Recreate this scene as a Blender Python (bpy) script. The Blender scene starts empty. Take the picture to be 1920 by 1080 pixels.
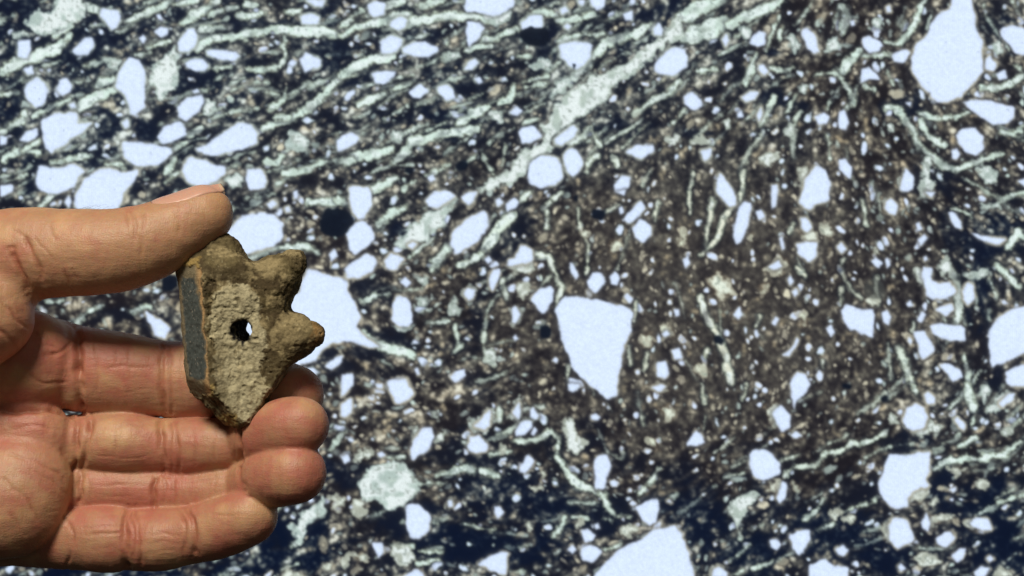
import bpy, math
import numpy as np
from mathutils import Vector

scene = bpy.context.scene
COL = scene.collection
# ---------------------------------------------------------------- camera, room light, exposure (metres)
S = 0.16e-3                       # size of one photo pixel at the hand
D = 0.4267                        # camera to hand
cam = bpy.data.cameras.new('camera'); cam.lens = 50; cam.sensor_width = 36
cam.clip_start = .01; cam.clip_end = 20
camo = bpy.data.objects.new('camera', cam); COL.objects.link(camo)
camo.location = (0, -D, 0); camo.rotation_euler = (math.radians(90), 0, 0)
scene.camera = camo
cam.dof.use_dof = True; cam.dof.focus_distance = D-.006; cam.dof.aperture_fstop = 32

world = bpy.data.worlds.new('World'); scene.world = world; world.use_nodes = True
world.node_tree.nodes['Background'].inputs[0].default_value = (1, .86, .68, 1)
world.node_tree.nodes['Background'].inputs[1].default_value = .02

def lamp(name, loc, target, power, size, colour):
    l = bpy.data.lights.new(name, 'AREA'); l.energy = power; l.size = size; l.color = colour
    o = bpy.data.objects.new(name, l); COL.objects.link(o); o.location = loc
    o.rotation_euler = (Vector(target)-Vector(loc)).to_track_quat('-Z', 'Y').to_euler()
    return o
HAND = (-.11, 0, -.02)
lamp('ceiling_lamp', (-.25, -.68, .72), HAND, 12.0, .26, (1, .86, .69))
lamp('room_lamp', (.45, -1.2, .40), HAND, .9, .4, (1, .84, .64))

scene.view_settings.view_transform = 'Standard'
scene.view_settings.look = 'None'
scene.view_settings.exposure = 0
scene.cycles.use_denoising = True

def tag(o, label, cat, group=None, kind=None):
    o['label'] = label; o['category'] = cat
    if group: o['group'] = group
    if kind: o['kind'] = kind
    return o

def mesh_obj(name, V, F, mat, parent=None, smooth=True, attrs=()):
    "one mesh object from numpy vertices and a quad or triangle array"
    V = np.asarray(V, np.float32); F = np.asarray(F, np.int32)
    me = bpy.data.meshes.new(name); n, k = F.shape
    me.vertices.add(len(V)); me.vertices.foreach_set('co', V.ravel())
    me.loops.add(n*k); me.loops.foreach_set('vertex_index', F.ravel())
    me.polygons.add(n); me.polygons.foreach_set('loop_start', np.arange(0, n*k, k, dtype=np.int32))
    me.update(calc_edges=True)
    me.polygons.foreach_set('use_smooth', np.full(n, smooth))
    for an, c in attrs:
        a = me.color_attributes.new(an, 'FLOAT_COLOR', 'POINT')
        a.data.foreach_set('color', np.column_stack([c, np.ones(len(c))]).astype(np.float32).ravel())
    me.materials.append(mat); me.update()
    o = bpy.data.objects.new(name, me); COL.objects.link(o)
    if parent: o.parent = parent
    return o

class NT:
    def __init__(self, name):
        self.m = bpy.data.materials.new(name); self.m.use_nodes = True
        self.t = self.m.node_tree; self.b = self.t.nodes['Principled BSDF']
    def n(self, typ, ins=None, **kw):
        nd = self.t.nodes.new(typ)
        for k, v in kw.items(): setattr(nd, k, v)
        for k, v in (ins or {}).items():
            if hasattr(v, 'is_linked'): self.t.links.new(v, nd.inputs[k])
            else: nd.inputs[k].default_value = v
        return nd
    def l(self, a, b): self.t.links.new(a, b)
# ---------------------------------------------------------------- picture shown on the screen
# tile -> (x offset, y offset, zoom); shapes are traced in the tile's own units
TL = {'A':(0,0,3),'B':(640,0,3),'C':(1280,0,3),'D':(0,320,2.842),'E':(640,360,3),'X':(420,360,3),
      'F':(1280,360,3),'G':(420,720,3),'H':(640,720,3),'I':(1280,720,3)}
# clear quartz grains
GR = {
'A':"""575,50 660,55 675,90 665,140 630,175 600,130 565,90|100,230 170,225 175,280 150,330 100,320|470,220 520,215 528,250 495,315 440,315 405,285
130,390 180,370 190,415 150,420|150,470 200,435 255,465 268,520 240,580 200,605 155,570 130,510|340,440 375,435 405,480 390,515 350,540 315,500
865,180 900,150 945,160 940,195 900,210|780,215 805,195 825,220 805,245|1050,165 1085,158 1108,200 1100,260 1060,290 1005,285 1000,240
1165,285 1230,280 1330,290 1350,315 1320,340 1230,335 1170,310|1040,350 1080,330 1140,330 1175,370 1150,400 1100,405 1060,385
730,325 790,335 812,400 805,520 820,600 765,655 740,640 700,540 655,500 655,430 700,370|1000,600 1060,550 1130,530 1145,570 1110,640 1040,690 1000,660
235,680 300,645 430,630 440,700 470,690 520,690 420,770 340,830 285,870 250,800|105,790 150,740 210,725 215,765 160,800|0,760 40,770 35,810 0,815
685,690 720,665 728,710 705,722|880,770 930,710 1000,685 1050,715 1055,755 990,790 910,812|690,795 780,795 960,835 970,860 900,925 780,940 695,885
1105,850 1200,780 1360,680 1420,700 1455,750 1445,800 1380,840 1240,875 1150,870|1025,950 1070,885 1130,895 1270,945 1270,985 1200,1020 1130,1055 1060,1020
215,930 330,940 420,925 480,960 440,1000 420,1050 330,1085 240,1080 200,1020|560,960 610,945 690,970 775,955 760,1020 700,1080 660,1180 430,1180 420,1090 480,1010
0,1045 70,1040 60,1080 0,1100|1390,950 1470,945 1500,1010 1490,1060 1400,1075 1375,1010|1690,330 1725,290 1805,340 1800,370 1715,415 1695,370
1690,90 1750,75 1800,90 1790,135 1700,135|1720,0 1830,0 1815,35 1770,35|385,590 415,575 430,605 400,612|880,85 900,82 912,108 890,108|1080,510 1110,500 1120,518 1090,525""",
'B':"""150,30 200,5 245,20 245,75 190,95 155,75|280,120 330,95 365,110 360,150 320,172 275,145|225,225 290,195 345,220 340,255 300,290 225,300
345,270 400,235 480,235 540,270 545,295 480,318 400,315 350,290|695,-40 960,-40 970,40 880,80 840,90 780,70 700,65|710,120 760,125 805,155 770,220 710,270 700,190
1010,130 1060,90 1130,85 1135,150 1070,160 1020,165|1220,250 1300,235 1410,250 1400,320 1370,370 1330,395 1275,375 1235,320
1760,360 1830,290 1890,265 1930,280 1950,330 1945,375 1900,410 1860,430 1790,420 1755,390|1400,-30 1480,-30 1485,35 1440,60 1410,35|1585,80 1640,55 1640,110 1600,115
1755,160 1785,125 1810,165 1800,195 1760,195|690,395 720,350 760,330 770,360 740,390|170,410 310,395 290,430 240,475 190,470|380,520 440,468 490,510 440,550 400,545
535,490 590,475 635,510 640,550 590,570|945,635 985,598 1020,620 990,650|1000,740 1020,710 1080,705 1130,770 1060,805 1010,810|1200,790 1230,750 1310,705 1335,730 1310,770 1240,820 1205,810
1045,985 1060,920 1130,875 1200,880 1240,930 1240,1000 1200,1045 1110,1055 1060,1030|1250,880 1290,830 1340,860 1360,920 1340,970 1295,1000 1260,960
1590,855 1660,815 1750,820 1760,850 1690,895 1650,880|1530,1040 1580,985 1625,1000 1620,1050 1580,1090 1540,1080|-30,790 0,770 60,740 105,780 60,820 -20,850
485,1000 515,980 530,1010 500,1025|750,440 780,430 795,460 770,470|1250,150 1270,130 1290,150 1275,170|1230,50 1260,35 1280,60 1240,80|1330,0 1370,0 1360,30 1340,25""",
'C':"""1530,-60 1610,-60 1640,60 1640,150 1690,230 1690,400 1640,460 1560,540 1500,580 1430,570 1350,490 1290,400 1285,340 1310,250 1370,200 1400,130 1440,80 1500,40
1800,150 1870,145 1990,180 1990,320 1880,300 1830,250 1790,200|1710,330 1730,310 1770,360 1750,400 1700,390|1760,420 1815,390 1825,440 1780,450
1010,215 1050,200 1110,240 1125,265 1100,290 1050,300 1020,260|1170,310 1260,270 1280,300 1240,355 1190,340|385,215 430,170 470,180 465,260 420,265 375,250
220,220 245,190 262,230 240,262|665,170 700,155 740,190 770,290 740,305 700,280 680,220|425,370 455,360 480,400 460,430 430,400|330,550 380,515 430,520 400,560 350,575
0,540 50,515 100,560 110,595 60,620 10,590|415,650 440,600 450,640 430,685|745,660 790,635 825,655 810,700 760,700|875,690 885,625 910,620 935,680 920,730 885,720
1000,430 1010,385 1050,378 1100,420 1110,445 1050,440 1000,465|1575,565 1700,565 1870,600 1870,660 1830,695 1750,700 1650,640 1600,600
1540,760 1570,715 1640,710 1695,760 1695,840 1650,875 1590,850 1550,810|1510,850 1540,835 1560,865 1540,895 1515,890|100,850 165,835 155,890 125,910
880,900 920,890 955,940 945,1000 910,985 885,950|690,1000 740,935 800,955 830,1020 825,1100 815,1140 740,1150 720,1180 690,1170 660,1130|195,1000 215,970 245,1020 280,1070 300,1110 300,1150 260,1165 220,1130 190,1080
1235,1000 1255,940 1300,990 1300,1060 1270,1080 1225,1075|1880,1020 1940,1000 1940,1060|1145,40 1165,30 1170,65 1150,70|945,120 965,115 970,140 950,145|305,640 330,620 345,655 315,660|1255,580 1285,575 1280,600""",
'D':"""345,170 365,130 385,160 370,195|770,745 850,790 910,835 880,890 820,880|0,75 70,75 70,110 0,140|1430,170 1470,150 1480,190 1440,200""",
'X':"""10,230 100,140 200,110 290,130 335,180 330,260 280,310 130,350 60,330 0,260|565,980 620,930 665,915 660,960 600,1000|590,350 620,320 640,360 600,390|240,65 275,45 300,65 260,95
465,430 560,460 690,490 700,560 740,640 770,700 740,760 770,800 880,870 840,880 720,830 600,850 540,900 500,960 400,980 300,900 90,860 60,740 110,680 300,600 430,560 440,500
340,90 365,80 375,110 350,115|390,0 415,-10 415,30 395,40""",
'E':"""40,0 45,-30 150,-30 165,0 165,70 130,150 95,160 50,100|30,240 70,180 120,160 180,200 190,260 140,310 80,350 35,320|20,430 80,390 150,340 200,390 180,440 100,480 30,490
240,390 280,345 355,375 310,445 250,425|470,50 520,0 600,0 640,30 540,90 490,80|670,30 710,0 765,0 745,45 710,75|865,45 890,30 910,60 880,85|920,70 970,35 995,60 980,90 930,110
610,300 625,220 720,140 800,100 825,130 825,200 760,290 640,360|370,300 400,280 425,290 400,320|330,510 360,480 395,510 365,540|690,570 710,540 750,550 745,590 715,610
290,640 310,590 360,590 395,640 405,730 380,755 320,755 275,710|805,375 830,360 850,385 825,405|830,490 850,440 890,430 895,460 855,555 835,530|975,370 1010,310 1040,300 1075,330 1075,390 1000,410 935,410 940,380
1285,400 1300,400 1335,470 1320,490 1290,450|1380,500 1410,455 1460,455 1480,510 1430,570 1400,545|1505,480 1540,445 1565,475 1555,520 1515,520|1590,590 1610,570 1640,600 1620,630
1065,600 1100,550 1180,520 1205,545 1180,620 1135,690 1090,640|960,650 980,640 1010,690 980,740 960,730
1250,590 1330,595 1500,615 1640,670 1630,780 1600,850 1580,950 1555,1080 1550,1140 1500,1165 1450,1130 1390,1080 1300,990 1270,900 1240,820 1220,740 1190,670
1285,1040 1350,1060 1360,1090 1320,1110 1280,1090|1590,160 1640,90 1680,50 1705,90 1680,140 1620,180|1635,210 1680,150 1740,180 1740,240 1690,290 1650,260|1550,0 1600,-10 1590,20|1560,90 1580,80 1590,115 1570,125
965,820 980,805 995,825 975,835|1870,660 1900,660 1905,695 1880,700|1860,890 1905,880 1920,935 1870,940|1775,960 1825,945 1845,1020 1825,1050 1780,1040|615,1040 640,1005 700,1000 700,1040 640,1075
255,1080 310,1040 350,1040 390,1080 410,1130 360,1180 310,1180 275,1120|0,1030 60,1020 70,1080 30,1130 0,1150|410,1000 430,985 440,1025 425,1030|1570,515 1580,510 1585,530 1572,535|1800,800 1830,780 1850,800 1820,815""",
'F':"""310,90 350,50 385,60 375,180 350,240 340,265 300,290 285,250|410,110 440,95 465,135 430,160|500,0 500,-40 530,-40 535,0 525,80 500,95
660,150 690,140 730,200 700,230 670,200|640,290 690,285 765,290 750,380 720,405 650,350|545,260 560,250 575,320 560,330|1145,60 1170,35 1210,80 1195,130 1155,120 1140,95
1360,0 1420,0 1400,30|1310,180 1330,170 1350,210 1325,220|1325,270 1360,240 1380,260 1340,300|1495,120 1520,110 1570,170 1565,210 1530,200|865,310 890,285 920,320 890,345
1060,390 1090,370 1130,400 1100,430|1140,380 1155,370 1170,410 1150,430|590,490 605,470 625,500 605,530|615,560 640,540 650,570 630,590|0,380 30,360 45,400 15,430|500,740 520,700 540,710 520,750
885,680 930,630 1000,660 1075,660 1085,720 1065,815 1010,800 920,750|1120,680 1150,660 1170,700 1160,750 1130,730|810,770 835,745 855,790 835,815|1260,630 1280,610 1300,640 1270,645
1315,720 1345,670 1370,690 1340,735|1345,430 1400,430 1400,500 1440,520 1500,500 1540,560 1480,600 1420,610 1370,590|1575,560 1605,510 1640,530 1640,600 1605,640 1580,610|1420,660 1510,630 1525,660 1480,700
1395,750 1480,740 1560,750 1595,770 1595,835 1500,835 1410,805|1300,790 1360,785 1400,850 1415,890 1360,945 1340,930|1720,780 1780,700 1850,660 1990,620 1990,880 1830,950 1735,990 1720,880
1445,970 1480,960 1560,1000 1570,1040 1520,1070|1810,1020 1870,980 1940,970 1940,1090 1830,1090|600,1070 640,1010 690,1020 720,1080 680,1140 640,1180 625,1220|560,920 600,890 640,820 655,830 600,920
1620,230 1700,245 1820,265 1780,295 1680,270|480,420 540,385 560,420 510,440|285,690 320,645 335,690 310,715|1355,370 1370,360 1380,380 1360,390""",
'G':"""470,640 490,635 505,660 480,672|650,400 690,395 710,425 680,450""",
'H':"""260,0 280,-20 360,-30 380,0 410,50 360,100 310,100 275,40|0,110 60,80 60,160 20,190 0,180|190,0 230,0 230,25 200,20|385,360 410,300 460,255 510,250 525,300 500,360 430,400 400,430
710,345 730,300 775,285 825,340 820,375 770,390 725,375|745,240 790,200 835,140 835,230 800,250|960,160 1000,100 1010,150 1000,200|1060,150 1080,130 1110,175 1100,200 1070,190
975,270 1010,215 1070,205 1080,240 1030,290 985,290|1065,280 1090,240 1105,260 1080,290|1000,490 1050,395 1085,430 1070,460 1040,500|0,410 40,400 50,430 20,450|200,395 230,380 250,400 220,415
365,680 410,665 460,690 505,750 490,820 440,865 390,860 365,790|600,655 622,655 625,690 600,692|860,690 890,690 915,725 880,760 865,730|170,890 240,890 235,950 210,980 185,930
770,1010 850,960 935,940 935,1030 915,1075 820,1030|300,1110 430,1035 460,1060 475,1110|1350,830 1390,810 1430,850 1415,885 1370,890|1425,790 1445,780 1455,810 1430,815
1350,920 1400,910 1470,940 1410,1010 1360,990|1270,930 1300,905 1325,930 1300,955|1650,690 1700,660 1775,650 1785,700 1770,770 1735,800 1690,770
1410,1110 1470,1020 1560,930 1680,870 1790,810 1870,795 1910,840 1935,890 1960,1000 2000,1110|1425,440 1440,405 1490,395 1520,450 1500,510 1480,590 1430,590 1425,500|1275,0 1335,0 1340,15 1300,45 1280,30
1400,180 1430,165 1455,185 1440,205 1405,200|1740,20 1800,0 1830,10 1790,45|1830,660 1850,650 1858,670|480,165 495,160 500,175|1575,760 1590,755 1590,770""",
'I':"""370,400 410,365 460,370 510,400 550,450 540,500 460,540 400,525 375,470|20,340 70,255 110,290 125,330 80,352|500,160 550,120 600,170 610,240 560,265 530,220|610,290 640,265 670,290 640,305
1240,190 1260,130 1310,105 1360,130 1375,190 1360,250 1300,270 1250,240|1355,60 1380,40 1420,70 1420,105 1380,110|1780,110 1830,60 1870,50 1860,90 1800,130|1530,200 1545,185 1590,220 1585,255 1555,240
1135,450 1170,395 1280,400 1330,375 1395,380 1390,480 1365,540 1390,575 1300,600 1265,640 1265,700 1200,705 1140,670 1110,620 1100,550 1125,500|1160,790 1190,765 1255,760 1285,810 1300,880 1270,900 1210,920 1170,890
1340,780 1370,720 1395,790 1380,830 1350,810|1620,780 1650,755 1720,760 1735,820 1680,825 1630,800|1425,870 1460,840 1510,830 1530,870 1480,920 1430,900|1515,960 1560,925 1595,930 1580,980 1545,1005
1710,980 1730,965 1750,985 1730,1005|1210,1030 1230,1010 1255,1040 1225,1060|1640,1060 1680,1025 1730,1035 1700,1090 1650,1090|710,1020 800,980 850,1020 940,1035 930,1100 710,1100
600,850 640,820 715,820 715,880 690,930 655,965 620,930|490,880 530,870 555,900 530,935 500,920|860,930 900,905 935,935 905,970 875,960|530,640 560,545 585,560 580,640 550,670|170,1050 200,1030 250,1060 250,1090 160,1090
430,650 450,640 445,660|1440,30 1450,20|1500,650 1520,640 1520,660"""}
# cloudy, mottled or half transparent grains: third level of each entry as above
MO = {
'A':"""330,-40 470,-40 480,60 440,120 350,160 200,200 150,120 200,60 290,60|985,250 1003,330 1003,430 960,520 890,565 835,440 880,370 950,290|580,330 650,320 680,350 660,385 620,380
1150,560 1200,570 1215,620 1170,650 1140,620|1270,1020 1330,980 1365,1000 1340,1050 1290,1060|400,680 470,660 520,690 430,780|80,190 130,180 160,205 90,215|1620,750 1700,740 1760,800 1700,860 1630,820""",
'B':"""780,70 960,60 940,120 860,140 800,100|600,285 660,290 690,315 640,335 600,315|1170,530 1200,460 1290,430 1340,440 1270,490 1190,540|1820,770 1880,750 1910,775 1860,810|1060,370 1120,340 1200,340 1180,380 1080,385
1920,100 1800,180 1730,250 1660,320 1560,390 1440,420 1340,460 1230,580 1180,650 1110,710 1150,760 1130,800 1010,860 970,900 950,960 880,1010 790,1030 780,1080 860,1070 960,1030 1060,930 1180,830 1210,740 1300,690 1390,640 1480,570 1510,490 1600,440 1680,390 1750,330 1820,260 1940,200
830,640 900,640 930,690 850,690|280,730 340,740 350,790 290,790|200,770 230,750 220,790""",
'C':"""1740,240 1780,220 1800,270 1780,300 1745,290|585,210 620,200 655,250 650,285 600,240|810,240 860,200 880,250 850,300 810,290|570,730 610,700 645,730 620,765 575,755|50,800 100,755 160,780 150,815 80,820
430,880 480,850 525,855 515,910 490,950 450,920|660,960 700,940 690,1060 650,1060|1210,1000 1240,950 1240,1070 1215,1075|1660,960 1720,920 1770,980 1765,1030 1700,1040|1070,110 1110,120 1120,160 1080,150|330,160 370,150 380,200 340,210
660,470 690,480 690,520 650,520|210,680 260,650 270,680 240,710|1150,700 1190,690 1190,740 1160,750|1350,890 1400,880 1415,1090 1345,1090|1350,1090 1415,1090 1410,1110 1350,1110""",
'E':"""300,310 380,200 470,120 560,90 630,30 640,60 580,140 560,190 480,270 400,310|430,480 490,470 480,510 440,515|675,560 705,525 760,550 755,595 715,618|600,660 635,585 650,640 635,685|420,600 510,575 520,600 440,630
935,650 985,640 1010,690 980,760 950,770|800,890 860,870 860,930 850,970 810,930|1790,760 1830,740 1870,800 1810,825|1680,820 1730,790 1760,830 1720,860|930,400 1075,390 1070,460 960,450|1000,520 1060,500 1070,560 1010,600|1510,290 1560,280 1570,330 1520,340|1350,230 1390,230 1390,270 1360,270|280,745 400,745 390,775 310,775""",
'F':"""690,150 750,220 770,290 690,290 680,230|460,430 550,370 590,390 560,450 500,465|150,480 190,450 250,510 285,560 220,600 160,540|270,690 320,635 340,690 310,722|1035,620 1070,595 1090,630 1060,650|1075,320 1100,310 1115,345 1085,350|1430,410 1490,370 1510,430 1470,480
1650,40 1730,90 1800,60 1790,100 1720,100|70,1000 120,960 130,1020 80,1030|1590,470 1650,440 1720,450 1660,500|0,210 30,210 30,290 0,310|440,540 470,530 470,570 445,570|790,190 820,160 840,200 830,260 800,240|1300,440 1345,430 1370,560 1320,480|1125,60 1160,40 1150,110 1130,100|370,250 400,240 395,265|650,680 690,670 700,760 660,740""",
'G':"""390,850 420,720 480,700 560,650 570,720 480,800 420,900|720,640 790,640 780,760 730,740|600,640 680,640 660,690 600,700|640,1000 700,970 690,1030|330,1060 380,1030 440,1080 330,1090|560,1030 600,1010 590,1050""",
'H':"""0,0 60,0 30,50 0,80|535,300 560,270 590,280 585,320 550,335|720,215 790,190 850,120 845,235 800,265 740,255|935,160 1000,65 1015,130 1000,210 960,190|70,410 100,370 180,400 110,435
190,470 270,430 360,455 400,520 440,590 410,650 340,690 290,715 240,700 200,640 120,640 95,570 130,500|590,650 622,650 625,690 595,700|690,670 710,670 705,695|1030,800 1060,780 1085,820 1050,830|275,950 310,920 370,920 410,980 350,1040 310,1010
60,960 130,950 130,1010|1310,790 1335,770 1350,800 1320,815|1565,820 1620,785 1655,820 1600,850|1790,150 1830,120 1890,170 1850,210|1240,215 1300,200 1330,290 1370,330 1340,390 1280,370 1260,290|1700,25 1800,0 1840,10 1790,52|1120,490 1150,500 1150,540 1120,545|1715,320 1760,320 1780,370|890,370 920,360 910,390|510,180 545,180 535,210|1060,580 1130,570 1100,590|380,250 440,230 420,290 385,330""",
'I':"""465,140 530,110 560,220 530,240|600,290 640,258 678,290 640,312|1160,200 1200,190 1260,260 1370,250 1380,200 1450,240 1440,290 1300,295 1240,240|1670,40 1700,5 1725,40 1700,125 1680,110|1715,155 1790,60 1860,40 1870,80 1800,145 1740,170|1515,200 1545,178 1590,220 1585,258 1545,240
1780,260 1810,240 1840,270 1800,285|1140,790 1190,755 1200,900 1150,880|1400,780 1450,740 1515,740 1520,770 1440,780 1410,810|1580,780 1640,750 1660,830 1610,810|1290,970 1350,955 1430,980 1455,1000 1400,1040 1330,1030|1740,1090 1780,1040 1860,1060 1870,1090|1650,570 1690,535 1730,560 1700,600|830,730 870,695 895,710 860,755
140,1060 190,1025 255,1060 255,1090 140,1090|1500,480 1600,470 1540,510|270,720 300,650 370,610 440,630 380,680 320,760 315,860|460,600 500,540 550,540 520,620|610,560 640,570 630,610|900,740 960,740 960,780 910,770|1370,660 1420,640 1400,690|520,560 545,560 530,660|1270,600 1390,580 1340,640 1270,660"""}
# thin clay-free streaks: width: polyline
ST = {
'A':"""28:480,20 570,70|50:0,420 100,350 220,310 330,260 390,190|12:1175,385 1300,380|30:540,490 640,440|35:430,600 520,550 640,510|25:0,745 80,710 130,670 140,630|35:20,900 100,850 230,860|22:700,120 790,80 900,40 970,0|20:980,30 1100,0
30:1020,130 1090,80 1150,50 1240,0|24:1180,80 1250,55|24:1340,90 1410,95 1480,75|26:1380,30 1440,30|36:1110,270 1160,230 1200,215 1380,200 1560,160 1700,180 1800,175 1920,205|24:1120,170 1270,160|20:830,280 950,230|20:770,310 850,300
22:1605,200 1590,260 1605,310 1580,370 1500,395 1390,390|22:1610,490 1600,550 1510,620|38:1480,730 1560,690 1640,665 1790,565 1860,480 1920,430|24:1540,660 1630,655|30:1600,980 1720,960 1800,920 1920,905|24:1490,910 1550,915 1590,875|18:930,975 990,900
16:600,925 690,920|20:130,850 220,800|18:0,530 100,520|22:190,650 300,600 380,570|26:1060,760 1130,720|22:1610,70 1680,65|18:620,1080 700,960|26:300,200 400,150""",
'B':"""40:0,200 80,150 120,155 200,130 290,100 370,80|25:0,150 60,100 110,60|26:250,40 340,5|40:450,30 570,0|38:380,140 450,110 560,90 680,85 780,100 840,130|30:780,240 870,210 990,160|22:700,290 770,260 850,260|20:1020,120 1090,70 1130,60 1220,90|22:1220,110 1300,105 1420,80
18:1220,235 1300,210 1480,190|38:1300,440 1380,370 1420,310 1500,240 1600,200 1680,180 1740,130|24:1650,640 1750,570 1850,520 1900,450|10:1480,810 1580,740 1690,680|24:1270,810 1360,760 1400,720|45:0,420 80,370 180,330 290,310|45:60,890 170,870 280,840|30:0,910 60,905
50:300,920 370,840 430,790 560,760 640,740 770,720|35:660,700 740,640 830,600|28:890,590 960,540 970,480|12:1020,690 1110,660|30:170,1060 250,1030 320,1000|14:350,1060 420,1010|10:790,850 820,920 860,980|12:920,810 900,930|10:1460,820 1410,740|18:1380,960 1410,890 1440,880|18:1530,890 1560,940
22:95,585 160,555 240,530|20:300,500 380,470|14:580,220 590,250|16:1030,460 1160,430|16:1000,320 1060,320|18:1040,490 1150,470""",
'C':"""58:0,90 120,40 220,0|60:0,220 90,190 180,150 240,120|40:260,140 350,100 470,50 560,0|22:1370,-20 1310,120 1260,210 1210,250 1130,240|20:1020,310 1110,310 1170,310|45:900,30 930,100 900,170|55:880,410 930,340 1000,280|20:750,420 860,410 930,490 960,590
28:1140,600 1200,600 1250,670 1300,740 1320,830 1400,870 1460,930 1560,950 1700,890 1790,870|18:1330,630 1420,670 1520,660 1600,630|24:1340,680 1370,760 1480,820|22:350,480 380,380 410,310|15:80,400 200,390|12:490,380 540,400 620,380|20:450,700 490,590 520,540|12:40,1080 60,970|18:330,1080 345,960
14:820,760 830,900|28:1680,490 1800,490 1920,420|14:470,290 500,200 540,90|12:540,230 560,150|20:1000,460 1080,510|18:1150,390 1180,480|12:1300,300 1370,200|16:1790,740 1860,760 1920,700""",
'D':"""20:200,200 300,110|22:400,820 460,760 540,720|16:250,700 330,690|14:700,750 800,720""",
'X':"""36:770,800 880,870 1000,890 1060,920|20:130,380 250,330 320,310|26:470,60 560,50 640,60|24:320,310 430,300 520,340|20:700,80 640,40""",
'E':"""14:380,370 430,320 530,250|44:790,340 850,260 900,180 970,125|34:510,440 560,370 610,300|30:660,420 760,370 800,350|24:1090,350 1170,370 1200,450 1240,530 1210,640|14:110,620 180,590 270,570|24:480,740 600,720|12:640,740 670,880|18:1140,90 1180,40 1240,0|14:1155,100 1155,205|14:1330,90 1340,200 1390,300 1380,460
14:1780,50 1770,160|14:880,580 820,680 800,800 810,920 850,975|14:910,490 930,600|12:1650,620 1650,730|10:1720,900 1710,1000|8:1280,980 1280,1080|26:200,180 290,120 360,90|26:1000,60 1060,0|14:640,900 670,870""",
'F':"""22:130,310 150,150 170,30|26:110,350 200,250 240,120 310,60|14:320,0 325,50|34:100,590 130,700 190,800 230,900 260,1000 275,1080|14:1920,0 1840,20 1780,60|25:1830,310 1890,230 1920,260|26:1210,870 1250,960 1290,1080|22:1590,920 1610,1080|12:890,450 940,540 1010,605|12:880,430 910,380|12:1090,480 1100,640
20:1770,420 1900,540|36:1500,430 1545,530 1555,650 1540,740|10:1520,90 1620,130|14:600,230 620,180|12:410,760 430,700|12:1300,730 1300,790|10:1160,850 1170,1060|14:120,940 140,880|10:40,0 40,120|12:640,430 690,470""",
'H':"""28:980,325 1100,310 1180,270 1220,300 1215,410|26:1215,410 1260,470 1330,560 1440,610|28:1460,600 1500,690 1540,740|26:540,520 620,490 710,470 750,490|18:790,490 880,520|14:1670,630 1740,550 1790,480|12:1200,850 1260,750|14:1480,930 1570,910|8:1470,760 1530,765|8:1560,745 1630,750|10:690,790 860,820|10:280,910 400,910|10:440,940 560,950|12:420,1010 560,990|12:880,200 890,130""",
'I':"""30:570,520 620,470 750,460 800,390 880,380 940,340 1070,320 1150,260|16:680,770 740,720 800,650|14:900,720 1000,680 1080,665|30:1420,480 1480,430 1600,420 1720,410 1800,400 1900,320|22:1560,350 1650,310|24:1600,0 1640,150|12:1290,0 1315,60|18:400,1040 500,1000|14:760,820 850,790|14:1780,670 1920,630|14:300,770 320,870|10:230,525 340,500|14:1560,270 1540,320 1470,330|10:110,0 130,110|10:1640,180 1630,230""",
'G':"""14:180,370 240,300|20:390,900 430,870|12:600,370 680,270"""}
# opaque dark minerals (src px): x,y,rx,ry,angle
DK = [(1006,68,27,17,-8),(629,418,30,26,20),(317,531,15,15,0),(1122,401,12,11,0),(1022,621,10,13,0),(1345,638,8,6,0),(1640,545,22,17,0),(866,312,10,9,0),(770,318,7,6,0),(1657,748,7,6,0),(1586,724,6,5,0),(1077,125,4,4,0),(1080,370,4,6,0)]
# dark blue patches of the matrix: x,y,rx,ry,weight
NV = [(30,60,80,70,1),(270,240,70,22,1),(180,50,40,40,.8),(130,95,60,18,.9),(370,150,70,20,.7),(640,100,50,50,.8),(760,60,60,14,.8),(500,45,120,15,.9),(1230,25,50,18,.8),(1185,85,40,15,.6),(840,225,55,28,.9),(170,310,40,25,.6),(60,330,15,40,1),
 (1690,200,35,26,1),(1460,90,22,12,1),(1300,240,45,14,.9),(1470,195,40,16,.8),(1890,60,40,30,.7),(1830,120,30,10,.6),(1750,330,40,30,.7),(1850,450,60,50,.8),(1780,430,20,70,.6),(1835,560,18,70,.9),(1870,690,25,60,.6),
 (960,450,22,60,.9),(920,500,18,50,.7),(760,440,40,20,.7),(700,560,40,30,.5),(720,650,60,25,.8),(620,680,40,20,.8),(850,650,60,20,.5),(680,690,60,20,.5),(870,610,14,14,.6),
 (640,880,90,25,.9),(560,1000,80,40,.9),(760,960,70,30,.9),(930,900,90,70,.7),(1060,830,60,35,.9),(1140,960,50,30,.9),(900,1020,130,40,.9),(850,840,60,30,.7),(1020,960,90,40,.7),(1240,940,35,20,1),(1270,880,40,20,.7),(1310,960,50,70,.9),(1450,920,60,60,.6),(1700,830,40,25,1),(1760,900,20,60,.9),(1600,900,50,40,.6),(1560,990,70,50,.9),(1650,1050,60,30,.8),(1850,950,70,50,.7),(1880,1040,60,40,.8),(1480,850,60,20,.5),(1420,1040,60,40,.8),(320,600,60,25,.5),(200,590,40,20,.6),(540,1060,100,20,.8),(250,1075,250,14,1),(985,400,22,40,.8),(895,600,16,60,.75),(905,700,22,50,.6),(1090,790,50,16,.7),(1180,860,30,22,.6),(1400,830,70,12,.6),(1040,330,25,25,.5),(1170,250,60,14,.6)]
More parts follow.
